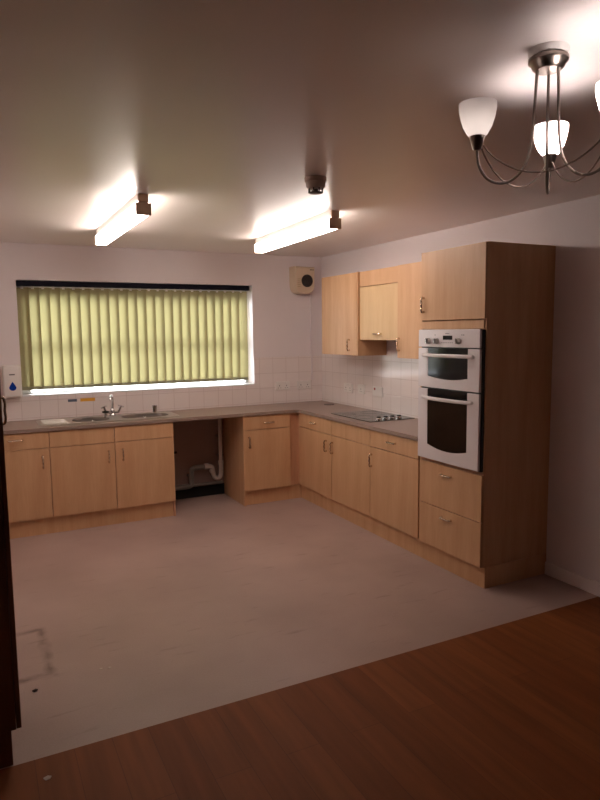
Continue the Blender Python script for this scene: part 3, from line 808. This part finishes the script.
# ------------------------------------------------------------------ chandelier
CH = (-1.885, -4.795)
ch = thing('ceiling_chandelier', 'brushed metal three-arm ceiling light with frosted glass shades', 'chandelier', (CH[0], CH[1], H))
build('ceiling_plate', lathe(bmesh.new(), [(0.056, 0.0), (0.056, -0.012), (0.052, -0.020)], 32), M['white_plastic'], ch, smooth=True)
build('canopy', lathe(bmesh.new(), [(0.050, -0.0202), (0.056, -0.024), (0.056, -0.034), (0.048, -0.040), (0.045, -0.050), (0.036, -0.058), (0.0, -0.060)], 32), M['brushed'], ch, smooth=True)
PH = 0.678; hold = []
for i in range(3):
    a = PH + i * 2 * PI / 3; c, s = math.cos(a), math.sin(a)
    rz = [(0.032, -0.05), (0.036, -0.12), (0.042, -0.24), (0.058, -0.315), (0.095, -0.362), (0.138, -0.376), (0.178, -0.362), (0.203, -0.325), (0.208, -0.285)]
    arm = build('arm', tube(bmesh.new(), spline([(r * c, r * s, z) for r, z in rz], 5), 0.0042, 8), M['brushed'], ch, smooth=True)
    P = Vector((0.208 * c, 0.208 * s, 0)); hold.append(P)
    build('lamp_holder', lathe(bmesh.new(), [(0.009, -0.284), (0.013, -0.279), (0.019, -0.256), (0.0215, -0.249), (0.0215, -0.244), (0.0, -0.244)], 20, P), M['brushed'], ch, smooth=True)
    prof = [(0.020, -0.246), (0.028, -0.240), (0.041, -0.218), (0.049, -0.192), (0.0535, -0.168), (0.0535, -0.154)]
    inner = [(r - 0.0028, z + (0.003 if k == 0 else 0)) for k, (r, z) in enumerate(prof)]
    shade = build('lamp_shade', lathe(bmesh.new(), prof, 32, P), M['shade'], ch, smooth=True)
    # open the top: remove the cap faces of the lathe
    b2 = bmesh.new(); b2.from_mesh(shade.data)
    bmesh.ops.delete(b2, geom=[f for f in b2.faces if len(f.verts) > 4], context='FACES'); b2.to_mesh(shade.data); b2.free()
    lit = i != 1
    build('bulb', lathe(bmesh.new(), [(0.0, -0.24), (0.012, -0.236), (0.014, -0.215), (0.018, -0.202), (0.016, -0.188), (0.008, -0.180), (0.0, -0.178)], 12, P), M['bulb'] if lit else M['bulb_fill'], ch, smooth=True)
for i in range(3):
    A, B = hold[i], hold[(i + 1) % 3]
    pts = []
    for k in range(25):
        t = k / 24; q = A.lerp(B, 0.05 + 0.9 * t); z = -0.272 - 0.092 * (1 - (2 * t - 1) ** 2) ** 0.85
        pts.append((q.x, q.y, z))
    build('swag_rod', tube(bmesh.new(), pts, 0.0026, 6), M['brushed'], ch, smooth=True)

# ------------------------------------------------------------------ scraps on the floor
def scrap(label, x, y, r, n=5, rot=0.3):
    bm = bmesh.new()
    o = [(r * random.uniform(0.6, 1.1) * math.cos(2 * PI * k / n + rot), r * random.uniform(0.5, 0.9) * math.sin(2 * PI * k / n + rot)) for k in range(n)]
    prism(bm, o, 0.0003, 0.003, 'XY')
    tag(build('paper_scrap', bm, M['scrap'], loc=(x, y, 0)), label, 'scrap', 'paper scraps on the floor')
scrap('pale paper scrap on the brown wood floor', -3.262, -3.741, 0.020)
scrap('left one of two pale crumbs close together on the vinyl floor', -2.945, -3.02, 0.011)
scrap('right one of two pale crumbs close together on the vinyl floor', -2.905, -3.03, 0.011)
tag(build('debris', prism(bmesh.new(), [(-0.012, 0), (0, -0.008), (0.013, 0.002), (0.002, 0.01)], 0.0003, 0.006, 'XY'), plain('brown_crumb', srgb(60, 38, 30), 0.9), loc=(-3.258, -3.077, 0)), 'small dark crumb on the vinyl near the left cupboard', 'crumb')

# ------------------------------------------------------------------ outside and light
wd = bpy.data.worlds.new('World'); SC.world = wd; wd.use_nodes = True
bg = wd.node_tree.nodes['Background']
bg.inputs['Color'].default_value = (0.90, 0.92, 1.0, 1); bg.inputs['Strength'].default_value = 15.0
pl = bpy.data.lights.new('window_portal', 'AREA'); pl.shape = 'RECTANGLE'; pl.size = WW; pl.size_y = WH
pl.cycles.is_portal = True
po = bpy.data.objects.new('window_portal', pl); COL.objects.link(po)
po.location = ((WXL + WXR) / 2, 0.27, (WZB + WZT) / 2); po.rotation_euler = (-PI / 2, 0, 0)

# ------------------------------------------------------------------ camera
cam = bpy.data.cameras.new('Camera'); co = bpy.data.objects.new('Camera', cam); COL.objects.link(co)
R_ = Vector((0.89196235, -0.45196634, -0.01138361)); U_ = Vector((0.05865748, 0.09072198, 0.99414728)); F_ = Vector((0.44828837, 0.88740969, -0.10743179))
mt = Matrix((R_, U_, -F_)).transposed().to_4x4(); mt.translation = Vector((-3.40556615, -6.18815259, 1.67890106))
co.matrix_world = mt
cam.sensor_fit = 'HORIZONTAL'; cam.sensor_width = 36; cam.lens = 634.91246 / 600 * 36
cam.clip_start = 0.02
SC.camera = co
SC.view_settings.view_transform = 'Standard'; SC.view_settings.look = 'None'; SC.view_settings.gamma = 1.0
SC.view_settings.use_curve_mapping = False
SC.view_settings.exposure = 0.2
SC.cycles.max_bounces = 12; SC.cycles.diffuse_bounces = 8; SC.cycles.transparent_max_bounces = 8
SC.cycles.use_denoising = True
SC.cycles.sample_clamp_indirect = 6.0
